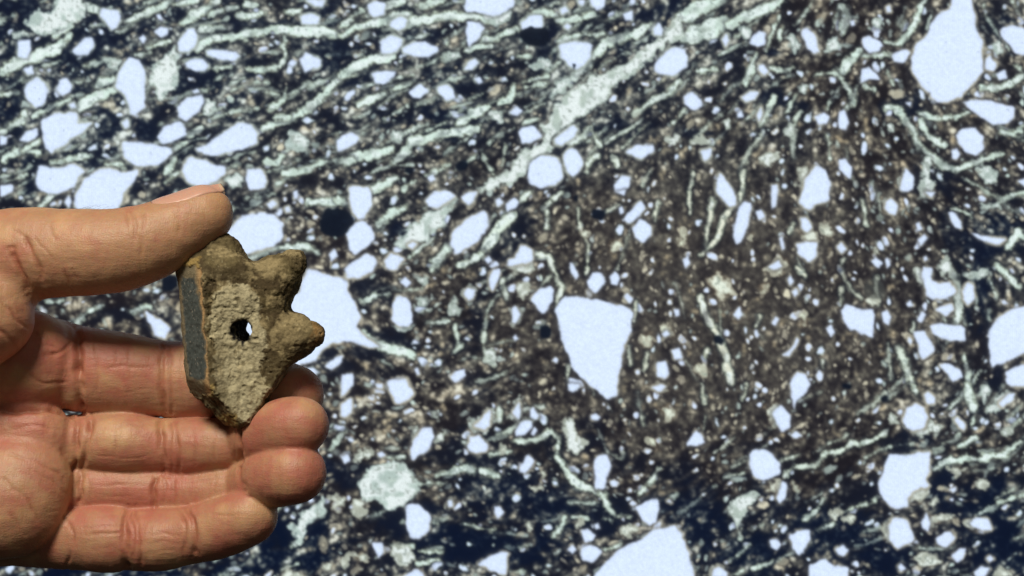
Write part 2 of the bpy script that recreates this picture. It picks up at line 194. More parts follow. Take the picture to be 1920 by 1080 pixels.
FLOW = [(100,100,-20),(300,300,-20),(500,100,-8),(700,60,-12),(700,250,-22),(900,250,-30),(1100,150,-35),(1000,330,-40),(900,420,-45),(1350,60,-30),(1350,200,-45),(1550,120,-60),(1600,300,85),(1400,400,80),(1300,600,75),(1200,750,80),(1500,600,85),(1700,300,60),(1720,500,80),(1850,300,30),(1850,420,35),(1850,750,-60),(800,600,-10),(700,700,20),(900,800,-15),(1000,900,15),(1050,1000,-10),(1500,850,-25),(1800,850,-20),(1700,1000,-10),(600,1000,-30),(1300,950,-30)]
PX0, PX1, PY0, PY1, PST = -240., 2160., -150., 1230., 1.9

def vnoise(h, w, cell, rng, ax=1., ay=1.):
    "smooth value noise in 0..1 on an h x w grid, features about cell samples"
    gh, gw = int(h/(cell*ay))+4, int(w/(cell*ax))+4
    g = rng.random((gh, gw)).astype(np.float32)
    def axis(n, c):
        t = np.arange(n)/c; i = t.astype(int); f = (t-i).astype(np.float32)
        return i, f*f*(3-2*f)
    iy, fy = axis(h, cell*ay); ix, fx = axis(w, cell*ax)
    a = g[iy]*(1-fy)[:,None] + g[iy+1]*fy[:,None]
    return a[:,ix]*(1-fx) + a[:,ix+1]*fx

def blur(a, sg):
    r = int(3*sg)+1; k = np.exp(-.5*(np.arange(-r, r+1)/sg)**2); k = (k/k.sum()).astype(np.float32)
    for ax in (0, 1):
        p = np.pad(a, [(r, r) if i == ax else (0, 0) for i in range(a.ndim)], mode='edge'); o = 0
        for i in range(2*r+1):
            s = [slice(None)]*a.ndim; s[ax] = slice(i, i+a.shape[ax]); o = o+k[i]*p[tuple(s)]
        a = o
    return a

def sstep(a, b, x):
    t = np.clip((x-a)/(b-a), 0, 1); return t*t*(3-2*t)

def parse(s): return [[tuple(map(float, p.split(','))) for p in e.split()] for l in s.split('\n') for e in l.split('|')]

def chaikin(P, closed=True, n=1):
    P = np.array(P, float)
    for _ in range(n):
        Q = np.roll(P, -1, 0) if closed else P[1:]
        A = P if closed else P[:-1]
        R = np.empty((2*len(A), 2)); R[0::2] = A*.9+Q*.1; R[1::2] = A*.1+Q*.9
        P = R if closed else np.vstack([P[:1], R, P[-1:]])
    return P

def seg_d(X, Y, a, b):
    d = b-a; L = d@d+1e-9
    t = np.clip(((X-a[0])*d[0]+(Y-a[1])*d[1])/L, 0, 1)
    return np.hypot(X-a[0]-t*d[0], Y-a[1]-t*d[1]), t

def poly_sd(X, Y, P):
    D = np.full(X.shape, 1e9, np.float32); ins = np.zeros(X.shape, bool)
    for i in range(len(P)):
        a, b = P[i], P[(i+1) % len(P)]
        D = np.minimum(D, seg_d(X, Y, a, b)[0])
        if a[1] != b[1]:
            c = (a[1] > Y) != (b[1] > Y)
            ins ^= c & (X < (b[0]-a[0])*(Y-a[1])/(b[1]-a[1])+a[0])
    return np.where(ins, -D, D)

def picture():
    rng = np.random.default_rng(7)
    W = int((PX1-PX0)/PST)+1; H = int((PY1-PY0)/PST)+1
    xs = PX0+np.arange(W)*PST; ys = PY0+np.arange(H)*PST
    X, Y = np.meshgrid(xs.astype(np.float32), ys.astype(np.float32))
    # flow of the clay
    c = np.zeros((H, W), np.float32); s = np.zeros((H, W), np.float32)
    for fx, fy, a in FLOW:
        w = 1/((X-fx)**2+(Y-fy)**2+4000)**1.5
        c += w*math.cos(2*math.radians(a)); s += w*math.sin(2*math.radians(a))
    ang = .5*np.arctan2(s, c)+(vnoise(H, W, 26, rng)-.5)*.75
    ux, uy = np.cos(ang), np.sin(ang)
    def lic(src, n):
        acc = src.copy(); wsum = 1.
        I, J = np.meshgrid(np.arange(H, dtype=np.float32), np.arange(W, dtype=np.float32), indexing='ij')
        for sg in (1, -1):
            ii, jj = I.copy(), J.copy()
            for k in range(n):
                qi = np.clip(ii+.5, 0, H-1).astype(int); qj = np.clip(jj+.5, 0, W-1).astype(int)
                ii = ii+sg*uy[qi, qj]; jj = jj+sg*ux[qi, qj]
                wt = 1-(k+1)/(n+1)
                acc += wt*src[np.clip(ii+.5, 0, H-1).astype(int), np.clip(jj+.5, 0, W-1).astype(int)]; wsum += wt
        return acc/wsum
    def norm(a): return (a-a.mean())/a.std()
    f1 = norm(lic(vnoise(H, W, 2.4, rng), 2)); f2 = norm(lic(vnoise(H, W, 4.5, rng), 5)); f3 = norm(lic(vnoise(H, W, 10, rng), 12)); i1 = norm(vnoise(H, W, 2.3, rng)); i2 = norm(vnoise(H, W, 4.2, rng)); i3 = norm(vnoise(H, W, 9, rng)); f4 = norm(vnoise(H, W, 40, rng)); f0 = norm(vnoise(H, W, 1.3, rng))
    br = np.exp(-(((X-1330)/410)**2+((Y-560)/310)**2)**1.8)          # brown, fine grained centre
    up = sstep(560, 120, Y)*sstep(1750, 1100, X)
    v = (.30*f1+.55*f2+.62*f3)*(1-.6*br)+.34*i1+(.34+.12*br)*i2+.24*i3+.14*f4+.12*f0
    v = v+.16*(np.clip(i1*.7+i2*.7, 0, 4)**2-.5)
    v = v*(1-.48*br)+.32*br+.14*up-.3-.35*sstep(760, 1000, Y)
    nv = np.zeros((H, W), np.float32)
    for nx, ny, rx, ry, w in NV:
        nv = np.maximum(nv, w*sstep(1.5, .45, np.sqrt(((X-nx+8*f3)/rx)**2+((Y-ny+8*f4)/ry)**2)+.18*f2))
    v -= 1.15*nv
    bl = np.clip(.75*nv+.5*sstep(820, 1050, Y)+.45*sstep(560, 60, X)*sstep(560, 300, Y)+.75*up+.3*sstep(1650, 1850, X)+.12*f4, 0, 1)*(1-.8*br)
    stops = [-1.6, -.7, .1, .8, 1.5, 2.4]
    brown = np.array([(26,24,31),(40,38,42),(66,63,61),(100,98,89),(172,163,142),(228,226,206)], float)
    navy = np.array([(7,18,40),(19,30,50),(52,60,68),(104,110,110),(180,190,180),(228,238,234)], float)
    img = np.empty((H, W, 3), np.float32)
    for k in range(3):
        img[..., k] = np.interp(v, stops, brown[:, k])*(1-bl)+np.interp(v, stops, navy[:, k])*bl
    tan = norm(vnoise(H, W, 12, rng)); tw = sstep(.6, 1.6, tan)*sstep(.2, 1.2, v)*.26
    img = img*(1-tw[..., None])+np.array((190,160,110))*tw[..., None]
    img = blur(img, .85)
    # wobble of outlines
    wx = (vnoise(H, W, 5, rng)-.5)*7+(vnoise(H, W, 14, rng)-.5)*8; wy = (vnoise(H, W, 5, rng)-.5)*7+(vnoise(H, W, 14, rng)-.5)*8
    i3s = norm(lic(vnoise(H, W, 6, rng), 8)); rough = norm(vnoise(H, W, 2.2, rng)); rough2 = norm(vnoise(H, W, 5, rng))
    def box(x0, y0, x1, y1, m):
        i0 = max(int((y0-m-PY0)/PST), 0); i1 = min(int((y1+m-PY0)/PST)+2, H)
        j0 = max(int((x0-m-PX0)/PST), 0); j1 = min(int((x1+m-PX0)/PST)+2, W)
        return (slice(i0, i1), slice(j0, j1))
    def mix(sl, a, col):
        a = a[..., None]; img[sl] = img[sl]*(1-a)+np.asarray(col, np.float32)*a
    def tilepts(t, P):
        ox, oy, z = TL[t]; return np.array(P, float)/z+(ox, oy)
    pale = np.array((198,219,210)); cream = np.array((216,212,186)); white = np.array((214,230,255))
    # small pale flecks scattered through the matrix
    N = 9500
    for k in range(N):
        x, y = rng.uniform(PX0, PX1), rng.uniform(PY0, PY1)
        q = int((y-PY0)/PST), int((x-PX0)/PST)
        if rng.random() < nv[q]*.85+.25*br[q]: continue
        r = 1.2+rng.exponential(1.5); r = min(r, 7); a = ang[q]+rng.normal(0, .5); e = rng.uniform(1, 2.1)
        sl = box(x, y, x, y, r*e*2+8); xx, yy = X[sl]-x+wx[sl]*.5, Y[sl]-y+wy[sl]*.5
        u = (xx*math.cos(a)+yy*math.sin(a))/e; w = -xx*math.sin(a)+yy*math.cos(a)
        d = np.hypot(u, w)-r
        col = cream if rng.random() < .5+.3*br[q] else pale
        col = np.minimum(col*rng.uniform(.75, 1.12), 240)
        d = d+.5*rough[sl]+.5*i2[sl]
        mix(sl, sstep(5, .5, d)*.25, (30,26,32))
        mix(sl, sstep(2.6, -2.2, d)*rng.uniform(.4, .95), col)
        if r > 2.6 and rng.random() < .6: mix(sl, sstep(.5, -3, d), white*.98)
    # cracks and streaks
    lines = []
    for k in range(1700):
        x, y = rng.uniform(PX0, PX1), rng.uniform(PY0, PY1)
        q = int((y-PY0)/PST), int((x-PX0)/PST)
        if rng.random() > .12+.75*up[q]*(1-.8*br[q])+.3*sstep(1650, 1850, x)*(1-nv[q])+.12*sstep(760, 900, y): continue
        P = [(x, y)]; n = int(rng.uniform(4, 15)*(.4+.6*rng.random()))+2
        for i in range(n):
            q = min(max(int((y-PY0)/PST), 0), H-1), min(max(int((x-PX0)/PST), 0), W-1)
            x += float(ux[q])*7; y += float(uy[q])*7; P.append((x, y))
        lines.append((rng.uniform(.8, 2.5)*(.7+.5*rng.random()), chaikin(P, False), rng.uniform(.3, .95)))
    for t, sx in ST.items():
        for e in sx.replace('\n', '|').split('|'):
            wd, pl = e.split(':'); lines.append((float(wd)/TL[t][2]/2, chaikin(tilepts(t, parse(pl)[0]), False, 2), 1.))
    if 1:
        for hw, P, op in lines:
            x0, y0 = P.min(0); x1, y1 = P.max(0); sl = box(x0, y0, x1, y1, hw+16)
            xx, yy = X[sl]+wx[sl]*.45, Y[sl]+wy[sl]*.45; opn = np.clip(.92+.26*i3s[sl]+.12*f3[sl], .3, 1.05)*op; bm = float(br[sl].mean()); pal = pale*(1-bm)+np.array((224,226,208))*bm; hw = hw*(1-.25*bm)
            D = np.full(xx.shape, 1e9, np.float32); n = len(P)-1; hv = np.clip(1.05+.24*i3[sl]+.2*f4[sl], .45, 1.7)
            for i in range(n):
                d, tt = seg_d(xx, yy, P[i], P[i+1]); f = (i+tt)/n
                D = np.minimum(D, d-hw*hv*(.45+.75*np.sqrt(np.clip(np.sin(np.pi*np.clip(f, .03, .97)), 0, 1))))
            D = D+(rough[sl]*1.2+rough2[sl]*1.9+i3[sl]*1.2)*(.72-.25*bm)
            mix(sl, sstep(10, 1, D)*.5*op, (22,26,38))
            mix(sl, sstep(5, -1, D)*.75*opn, np.array((172,184,162)))
            mix(sl, sstep(1.5, -3, D)*.92*opn, np.minimum(pal*(1.02+.06*min(1, hw/8)), 250))
            mix(sl, sstep(-.5, -4, D)*np.clip(opn, 0, 1)*sstep(-.9, .8, i3[sl]+.5*i2[sl])*.85, (226,239,238))
            mix(sl, sstep(1.5, -2, D)*sstep(.5, 1.9, i1[sl]*.8+.5*i2[sl])*.55, (118,134,128))
    # cloudy grains
    for t, sx in MO.items():
        for P in parse(sx):
            P = chaikin(tilepts(t, P)); x0, y0 = P.min(0); x1, y1 = P.max(0); sl = box(x0, y0, x1, y1, 18)
            D = poly_sd(X[sl]+wx[sl], Y[sl]+wy[sl], P)+rough[sl]*1.1+rough2[sl]*1.6
            size = min(x1-x0, y1-y0)
            warm = br[sl].mean()*.8+.5*sstep(700, 900, np.array(y0))*sstep(60, 30, np.array(size))
            colr = cream*.98*warm+pale*1.06*(1-warm)
            mix(sl, sstep(8, 0, D)*.4, np.array((30,28,36))*(1-warm)+np.array((120,96,70))*warm)
            D = D+i3[sl]*1.5
            mix(sl, sstep(5, -2, D)*.85, colr*(.84+.1*min(1, size/60)))
            mix(sl, sstep(0, -6, D)*.9*sstep(-2.0, .2, i3[sl]+.6*i2[sl]), np.minimum(colr*(1.1+.1*min(1, size/60)), (228,238,238)))
            mix(sl, sstep(1, -3, D)*sstep(.5, 2.1, i1[sl]*.8+i2[sl]*.55)*.55, (112,124,114))
    # clear grains
    for t, sx in GR.items():
        for P in parse(sx):
            if len(P) < 3: continue
            P = chaikin(tilepts(t, P)); x0, y0 = P.min(0); x1, y1 = P.max(0); sl = box(x0, y0, x1, y1, 22)
            size = min(x1-x0, y1-y0)
            k = min(1., size/40)
            D = poly_sd(X[sl]+wx[sl]*.55*k, Y[sl]+wy[sl]*.55*k, P)+rough[sl]*.25
            hs = sstep(-.6, 1.2, rough2[sl]*.5+f4[sl]*.8+np.sin(X[sl]*.09+y0)*.5)
            mix(sl, sstep(9, 2, D)*.35, (24,24,36))
            mix(sl, sstep(7, .5, D)*(.2+.8*hs)*.85, (cream*(.86-.14*br[sl].mean())*(1-.7*up[sl].mean())+pale*.92*.7*up[sl].mean()))
            mix(sl, sstep(2.4, -2.2, D), white*.965)
            mix(sl, sstep(-1.5, -6, D), white)
            mix(sl, sstep(-3, -7, D)*sstep(2.75, 3.3, rough[sl]+rough2[sl]*.6)*.45, (110,120,140))
    # opaque minerals
    for dx, dy, rx, ry, a in DK:
        a = math.radians(a); sl = box(dx, dy, dx, dy, max(rx, ry)+14)
        xx, yy = X[sl]-dx+wx[sl]*.8, Y[sl]-dy+wy[sl]*.8
        u = (xx*math.cos(a)+yy*math.sin(a))/rx; w = (-xx*math.sin(a)+yy*math.cos(a))/ry
        D = ((np.abs(u)**2.6+np.abs(w)**2.6)**(1/2.6)-1)*min(rx, ry)
        soft = dx == 1640
        mix(sl, sstep(3, -2, D)*(.6 if soft else .97), (70,74,72) if soft else (8,18,34))
    img = np.clip(img*(1+.02*f0[..., None]), 0, 255)/255
    lin = np.where(img <= .04045, img/12.92, ((img+.055)/1.055)**2.4)
    lin = blur(lin, .65)
    lin = lin*1.0+.035*blur(lin, 4)+.01*blur(lin, 22)          # soft bloom around the whites, painted into the picture
    img = np.clip(np.where(lin <= .0031308, lin*12.92, 1.055*lin**(1/2.4)-.055), 0, 1)
    return xs, ys, lin.astype(np.float32), img
# ---------------------------------------------------------------- lit screen with the micrograph
SCREEN_Y = .105
def build_screen():
    xs, ys, lin, _ = picture()
    f = S*(D+SCREEN_Y)/D
    W, H = len(xs), len(ys)
    X, Z = np.meshgrid((xs-960)*f, (540-ys)*f)
    V = np.column_stack([X.ravel(), np.full(X.size, SCREEN_Y), Z.ravel()])
    i = np.arange(H*W).reshape(H, W)
    F = np.stack([i[:-1, :-1], i[1:, :-1], i[1:, 1:], i[:-1, 1:]], -1).reshape(-1, 4)
    m = NT('lit_screen')
    a = m.n('ShaderNodeVertexColor', layer_name='picture')
    # fine vertical and horizontal pixel lines of the panel
    tc = m.n('ShaderNodeTexCoord')
    wv = m.n('ShaderNodeTexWave', {'Vector': tc.outputs['Object'], 'Scale': 420., 'Distortion': 0.}, bands_direction='X')
    mr = m.n('ShaderNodeMapRange', {'Value': wv.outputs['Fac'], 'To Min': 1.01, 'To Max': 1.07})
    nz = m.n('ShaderNodeTexNoise', {'Vector': tc.outputs['Object'], 'Scale': 2600., 'Detail': 2.})
    m2 = m.n('ShaderNodeMapRange', {'Value': nz.outputs['Fac'], 'From Min': .3, 'From Max': .7, 'To Min': .94, 'To Max': 1.06})
    mm = m.n('ShaderNodeMath', {0: mr.outputs[0], 1: m2.outputs[0]}, operation='MULTIPLY')
    m.l(a.outputs['Color'], m.b.inputs['Emission Color']); m.l(mm.outputs[0], m.b.inputs['Emission Strength'])
    m.b.inputs['Base Color'].default_value = (.002, .002, .0025, 1); m.b.inputs['Roughness'].default_value = .35
    m.b.inputs['Specular IOR Level'].default_value = .04
    hs = NT('black_housing'); hs.b.inputs['Base Color'].default_value = (.01, .01, .011, 1); hs.b.inputs['Roughness'].default_value = .5
    x0, x1, z0, z1 = X.min(), X.max(), Z.min(), Z.max(); e = .012; y0, y1 = SCREEN_Y+.001, SCREEN_Y+.04
    HV = [(x, y, z) for y in (y0, y1) for z in (z0-e, z1+e) for x in (x0-e, x1+e)]
    HF = [(0, 1, 3, 2), (4, 6, 7, 5), (0, 4, 5, 1), (2, 3, 7, 6), (0, 2, 6, 4), (1, 5, 7, 3)]
    sc = mesh_obj('display_screen', HV, HF, hs.m, smooth=False)
    tag(sc, 'large lit display screen showing a magnified thin section of white grains in dark clay', 'screen')
    mesh_obj('screen_picture', V, F, m.m, sc, attrs=[('picture', lin.reshape(-1, 3))])
build_screen()
# ---------------------------------------------------------------- implicit surfaces
def smin(a, b, k):
    h = np.maximum(k-np.abs(a-b), 0)/k
    return np.minimum(a, b)-h*h*k*.25
def smax(a, b, k): return -smin(-a, -b, k)

def spline(C, n=6):
    "Catmull-Rom through rows of (x, y, z, r)"
    C = np.array(C, float)
    Q = np.vstack([2*C[0]-C[1], C, 2*C[-1]-C[-2]]); out = []
    for i in range(1, len(Q)-2):
        p0, p1, p2, p3 = Q[i-1:i+3]
        for t in np.arange(n)/n:
            out.append(.5*((2*p1)+(p2-p0)*t+(2*p0-5*p1+4*p2-p3)*t*t+(3*p1-p0-3*p2+p3)*t**3))
    out.append(C[-1]); return np.array(out)

def chain_sd(x, y, z, C, fy=1., k=0.):
    "distance to a chain of tapered segments; fy flattens it in depth"
    d = None
    for a, b in zip(C[:-1], C[1:]):
        ax, ay, az, ra = a; bx, by, bz, rb = b
        ex, ey, ez = bx-ax, (by-ay)/fy, bz-az; L = ex*ex+ey*ey+ez*ez+1e-9
        px, py, pz = x-ax, (y-ay)/fy, z-az
        t = np.clip((px*ex+py*ey+pz*ez)/L, 0, 1)
        s = np.sqrt((px-t*ex)**2+(py-t*ey)**2+(pz-t*ez)**2)-(ra+(rb-ra)*t)
        d = s if d is None else (smin(d, s, k) if k else np.minimum(d, s))
    return d*(fy if fy < 1 else 1)

def surface_nets(F, org, h):
    ins = F < 0
    c = ins[:-1, :-1, :-1].astype(np.int8)
    for i in (0, 1):
        for j in (0, 1):
            for k in (0, 1):
                if i+j+k: c = c+ins[i:F.shape[0]-1+i, j:F.shape[1]-1+j, k:F.shape[2]-1+k]
    I = np.argwhere((c > 0) & (c < 8)); idx = np.full(c.shape, -1, np.int32); idx[tuple(I.T)] = np.arange(len(I))
    acc = np.zeros((len(I), 3)); cnt = np.zeros(len(I))
    cor = [(i, j, k) for i in (0, 1) for j in (0, 1) for k in (0, 1)]
    val = {q: F[I[:, 0]+q[0], I[:, 1]+q[1], I[:, 2]+q[2]] for q in cor}
    for q in cor:
        for ax in range(3):
            if q[ax] == 0:
                r = list(q); r[ax] = 1; r = tuple(r)
                a, b = val[q], val[r]; m = (a < 0) != (b < 0)
                t = np.where(m, a/np.where(a == b, 1, a-b), 0)
                p = np.tile(np.array(q, float), (len(I), 1)); p[:, ax] += t
                acc[m] += p[m]; cnt[m] += 1
    V = (I+acc/cnt[:, None])*h+np.array(org)
    quads = []
    for ax in range(3):
        sl0 = [slice(None)]*3; sl1 = [slice(None)]*3; sl0[ax] = slice(0, -1); sl1[ax] = slice(1, None)
        a = ins[tuple(sl0)]; b = ins[tuple(sl1)]
        E = np.argwhere(a != b); u, w = [(1, 2), (2, 0), (0, 1)][ax]
        ok = (E[:, u] > 0) & (E[:, w] > 0) & (E[:, u] < F.shape[u]-1) & (E[:, w] < F.shape[w]-1); E = E[ok]
        flip = a[tuple(E.T)]
        def cell(du, dw):
            Q = E.copy(); Q[:, u] -= du; Q[:, w] -= dw; return idx[tuple(Q.T)]
        q = np.stack([cell(1, 1), cell(0, 1), cell(0, 0), cell(1, 0)], -1)
        q[~flip] = q[~flip][:, ::-1]; quads.append(q)
    return V, np.vstack(quads)

def vert_normals(V, F):
    n = np.cross(V[F[:, 2]]-V[F[:, 0]], V[F[:, 3]]-V[F[:, 1]]); N = np.zeros_like(V)
    for k in range(4):
        for c in range(3): N[:, c] += np.bincount(F[:, k], n[:, c], len(V))
    return N/(np.linalg.norm(N, axis=1)[:, None]+1e-12)

def relax(V, F, it=1, lam=.5):
    for _ in range(it):
        A = np.zeros_like(V); c = np.zeros(len(V))
        for k in range(4):
            a, b = F[:, k], F[:, (k+1) % 4]
            for q in range(3):
                A[:, q] += np.bincount(a, V[b, q], len(V))
            c += np.bincount(a, minlength=len(V))
        V = V+lam*(A/np.maximum(c, 1)[:, None]-V)
    return V

_rg = np.random.default_rng(3).random((48, 48, 48)).astype(np.float32)
def noise3(P, sc):
    "value noise, -1..1, features about sc wide"
    Q = P/sc+100; I = np.floor(Q).astype(int); f = Q-I; f = f*f*(3-2*f); r = 0
    for i in (0, 1):
        for j in (0, 1):
            for k in (0, 1):
                w = (f[:, 0] if i else 1-f[:, 0])*(f[:, 1] if j else 1-f[:, 1])*(f[:, 2] if k else 1-f[:, 2])
                r = r+w*_rg[(I[:, 0]+i) % 48, (I[:, 1]+j) % 48, (I[:, 2]+k) % 48]
    return r*2-1
def fbm(P, sc, o=4, g=.5): return sum(noise3(P+7.3*i, sc/2**i)*g**i for i in range(o))
# ---------------------------------------------------------------- hand (millimetres while modelling)
DM, SM = D*1000, S*1000
def pt(px, py, y, r):
    f = SM*(1+y/DM); return ((px-960)*f, y, (540-py)*f, r*f)
def ch(*rows, n=6): return spline([pt(*r) for r in rows], n)
INDEX = ch((20,672,15,92),(90,682,13,86),(150,692,12,80),(230,702,12,78),(300,709,13.2,71),(350,714,13.5,73),(410,718,14.5,70),(480,727,14,64),(520,735,11,60),(552,742,8,56))
MIDDLE = ch((40,830,14,56),(100,830,11,53),(150,830,9,52),(225,831,7.5,57),(300,837,8.8,51),(360,838,7.5,52.5),(420,833,6,49),(455,828,5,44),(492,816,-2,53),(535,803,-8,57),(563,798,-10,55))
RING = ch((40,910,14,52),(100,914,11,49),(150,915,9.5,49),(225,916,9,51),(300,922,9,47),(360,923,8.5,48),(420,917,6.5,46),(455,911,5,43),(493,900,-3,53),(530,890,-9,58),(553,886,-11,58))
LITTLE = ch((60,1000,14,62),(110,1004,9,60),(160,1007,6,61),(205,1010,3.6,63),(245,1012,3.8,58),(300,1012,1.5,59),(355,1004,0,54),(400,994,-2,55),(440,980,-4,55),(468,968,-5.5,53))
THUMB = ch((-190,600,6,150),(-110,540,2,128),(-40,500,-2,104),(50,478,-6,89),(110,474,-8,83),(180,472,-9,80),(230,467,-9,78),(280,453,-9,73),(320,436,-8,66),(355,417,-7,59),(383,402,-6,54))
GROUPS = [   # name, chains (with depth flattening), joint softness in mm
 ('palm', [(ch((-860,800,18,150),(-640,785,17,140),(-520,770,16,145),(-400,770,16,165),(-250,740,17,130),(-100,690,17,110),(20,680,17,92)), .75),
           (ch((-860,840,18,150),(-480,850,16,150),(-250,860,17,130),(-60,860,17,100),(40,830,16,62)), .75),
           (ch((-480,900,16,140),(-250,930,17,125),(-60,930,17,100),(40,920,16,60)), .75),
           (ch((-480,900,14,150),(-250,960,13,110),(-60,985,13,80),(50,995,14,64)), .9)], 6),
 ('index', [(INDEX, .82)], 5), ('middle', [(MIDDLE, .92)], 1.2), ('ring', [(RING, .92)], .9), ('little', [(LITTLE, .95)], .9),
 ('index_pad', [(ch((-120,690,10,100),(0,676,8,100),(46,676,6,97)), .75)], 1.2),
 ('middle_pad', [(ch((-140,830,8,76),(0,820,5,76),(58,823,4,78)), .7)], 1.2),
 ('ring_pad', [(ch((-160,905,8,95),(-40,905,2,95),(42,902,0,91)), .75)], 1.2),
 ('little_pad', [(ch((-300,930,4,125),(-150,935,1,120),(-20,940,-1,108),(16,941,-1,104)), .8)], 2),
 ('thenar', [(ch((-560,760,12,90),(-330,720,3,118),(-200,660,-5,122),(-90,610,-11,108),(-32,590,-11,94)), .85)], 1.5),
 ('thumb', [(THUMB, .9)], 3.5),
]
HX0, HX1, HY0, HY1, HZ0, HZ1, HH = -318., -50., -34., 40., -92., 36., .5

def hand_field():
    xs = np.arange(HX0, HX1, HH, dtype=np.float32); ys = np.arange(HY0, HY1, HH, dtype=np.float32); zs = np.arange(HZ0, HZ1, HH, dtype=np.float32)
    F = np.full((len(xs), len(ys), len(zs)), 30, np.float32)
    for name, chains, k in GROUPS:
        for C, fy in chains:
            m = k+2.5; R = C[:, 3:4]
            lo = (C[:, :3]-R).min(0)-m; hi = (C[:, :3]+R).max(0)+m
            s = []
            for ax, A in enumerate((xs, ys, zs)):
                a, b = np.searchsorted(A, (lo[ax], hi[ax])); s.append(slice(a, b))
            # segment by segment, each in its own box
            sub = np.full([q.stop-q.start for q in s], 30, np.float32)
            for p, q in zip(C[:-1], C[1:]):
                r = max(p[3], q[3])+m; bl = []
                for ax, A in enumerate((xs, ys, zs)):
                    a, b = np.searchsorted(A[s[ax]], (min(p[ax], q[ax])-r, max(p[ax], q[ax])+r)); bl.append(slice(a, b))
                X = xs[s[0]][bl[0]][:, None, None]; Y = ys[s[1]][bl[1]][None, :, None]; Z = zs[s[2]][bl[2]][None, None, :]
                d = chain_sd(X, Y, Z, np.array([p, q]).astype(np.float32), fy).astype(np.float32)
                tb = tuple(bl); sub[tb] = smin(sub[tb], d, .2)
            s = tuple(s); F[s] = smin(F[s], sub, k)
    return F
# skin creases: group, depth mm, half width mm, polyline in photo pixels
CR = """thumb .7 1.5 20,470 36,500 46,530 50,550|thumb .6 1.4 39,445 58,475 72,500 80,530|thumb .3 .9 120,500 126,520 127,542|thumb .22 .8 60,440 90,470 100,490|thumb .25 .9 250,395 255,430 252,470|thumb .18 .8 268,392 272,430 268,500|thumb .2 .8 238,398 236,430|thumb .12 .7 335,372 342,400 338,440|thumb .2 .9 20,430 60,455
thumb .15 .7 330,395 345,420|thumb .15 .8 90,420 110,450|thumb .15 .7 140,510 150,540
index 1.7 1.9 142,606 150,650 148,700 152,772|index .8 1.4 306,640 302,690 300,730 310,782|index .4 1.1 318,640 316,700 322,782|index .18 .8 200,690 240,684 290,690|index .15 .7 190,720 230,735 280,728|index .2 .8 180,640 184,690 178,740|index .14 .7 240,650 243,720|index .15 .7 340,660 342,760|index .12 .6 215,650 217,700|index_pad .45 1.0 90,668 118,655 140,640|index_pad .25 .9 60,620 80,645 110,650|index_pad .2 .8 50,700 80,720 130,722
middle 1.2 1.5 168,778 160,820 156,884|middle .9 1.4 143,780 138,830 142,884|middle 1.0 1.7 308,783 298,815 300,850 312,890|middle .5 1.2 328,786 330,830 334,890|middle .25 .9 320,786 316,840 322,890|middle .9 1.4 452,780 448,830 452,872|middle .2 .8 440,800 438,868|middle .14 .7 190,800 240,796 280,800|middle .14 .7 185,850 230,856 280,852|middle .16 .8 215,790 217,850|middle .14 .7 360,800 364,880|middle .14 .7 400,800 402,870
ring 1.2 1.5 158,884 152,910 150,950|ring .7 1.4 292,888 285,915 290,960|ring .5 1.2 326,890 324,920 330,960|ring .3 .9 308,890 306,958|ring .8 1.4 450,868 450,890 458,915|ring .16 .7 180,910 220,905 270,912|ring .14 .7 190,930 240,934|ring .14 .7 350,905 390,900 430,890|ring .14 .7 400,885 404,930|ring .16 .7 170,900 172,945
little .9 1.6 238,950 231,990 232,1030 238,1075|little .45 1.1 258,952 254,1000 260,1070|little .3 .9 246,952 243,1070|little .7 1.4 350,950 362,985 366,1045|little .35 1.0 336,950 345,990 348,1055|little .14 .7 160,985 200,990 230,985|little .2 .8 165,1000 200,1004 232,998|little .14 .7 280,1000 310,996 345,1002|little .14 .7 285,1020 310,1015 345,1022|little .14 .7 275,1040 330,1036|little .12 .7 400,960 440,965 470,960|little .3 .9 110,960 140,1000 130,1060|little .14 .7 180,1030 220,1028
middle_pad .9 1.5 0,772 60,768 136,772|middle_pad .2 .8 20,800 70,795 120,805|middle_pad .5 1.2 -20,835 40,840 90,856 130,880|ring_pad .25 .9 20,858 70,862 120,890|ring_pad .15 .8 60,880 100,900 125,930|little_pad .2 .9 0,900 50,930 80,980|ring_pad .2 .8 110,850 134,880|thenar .3 1.0 0,560 30,585 50,620|thenar .25 1.0 -10,600 20,640 30,660|little_pad .15 .8 20,960 50,1000"""

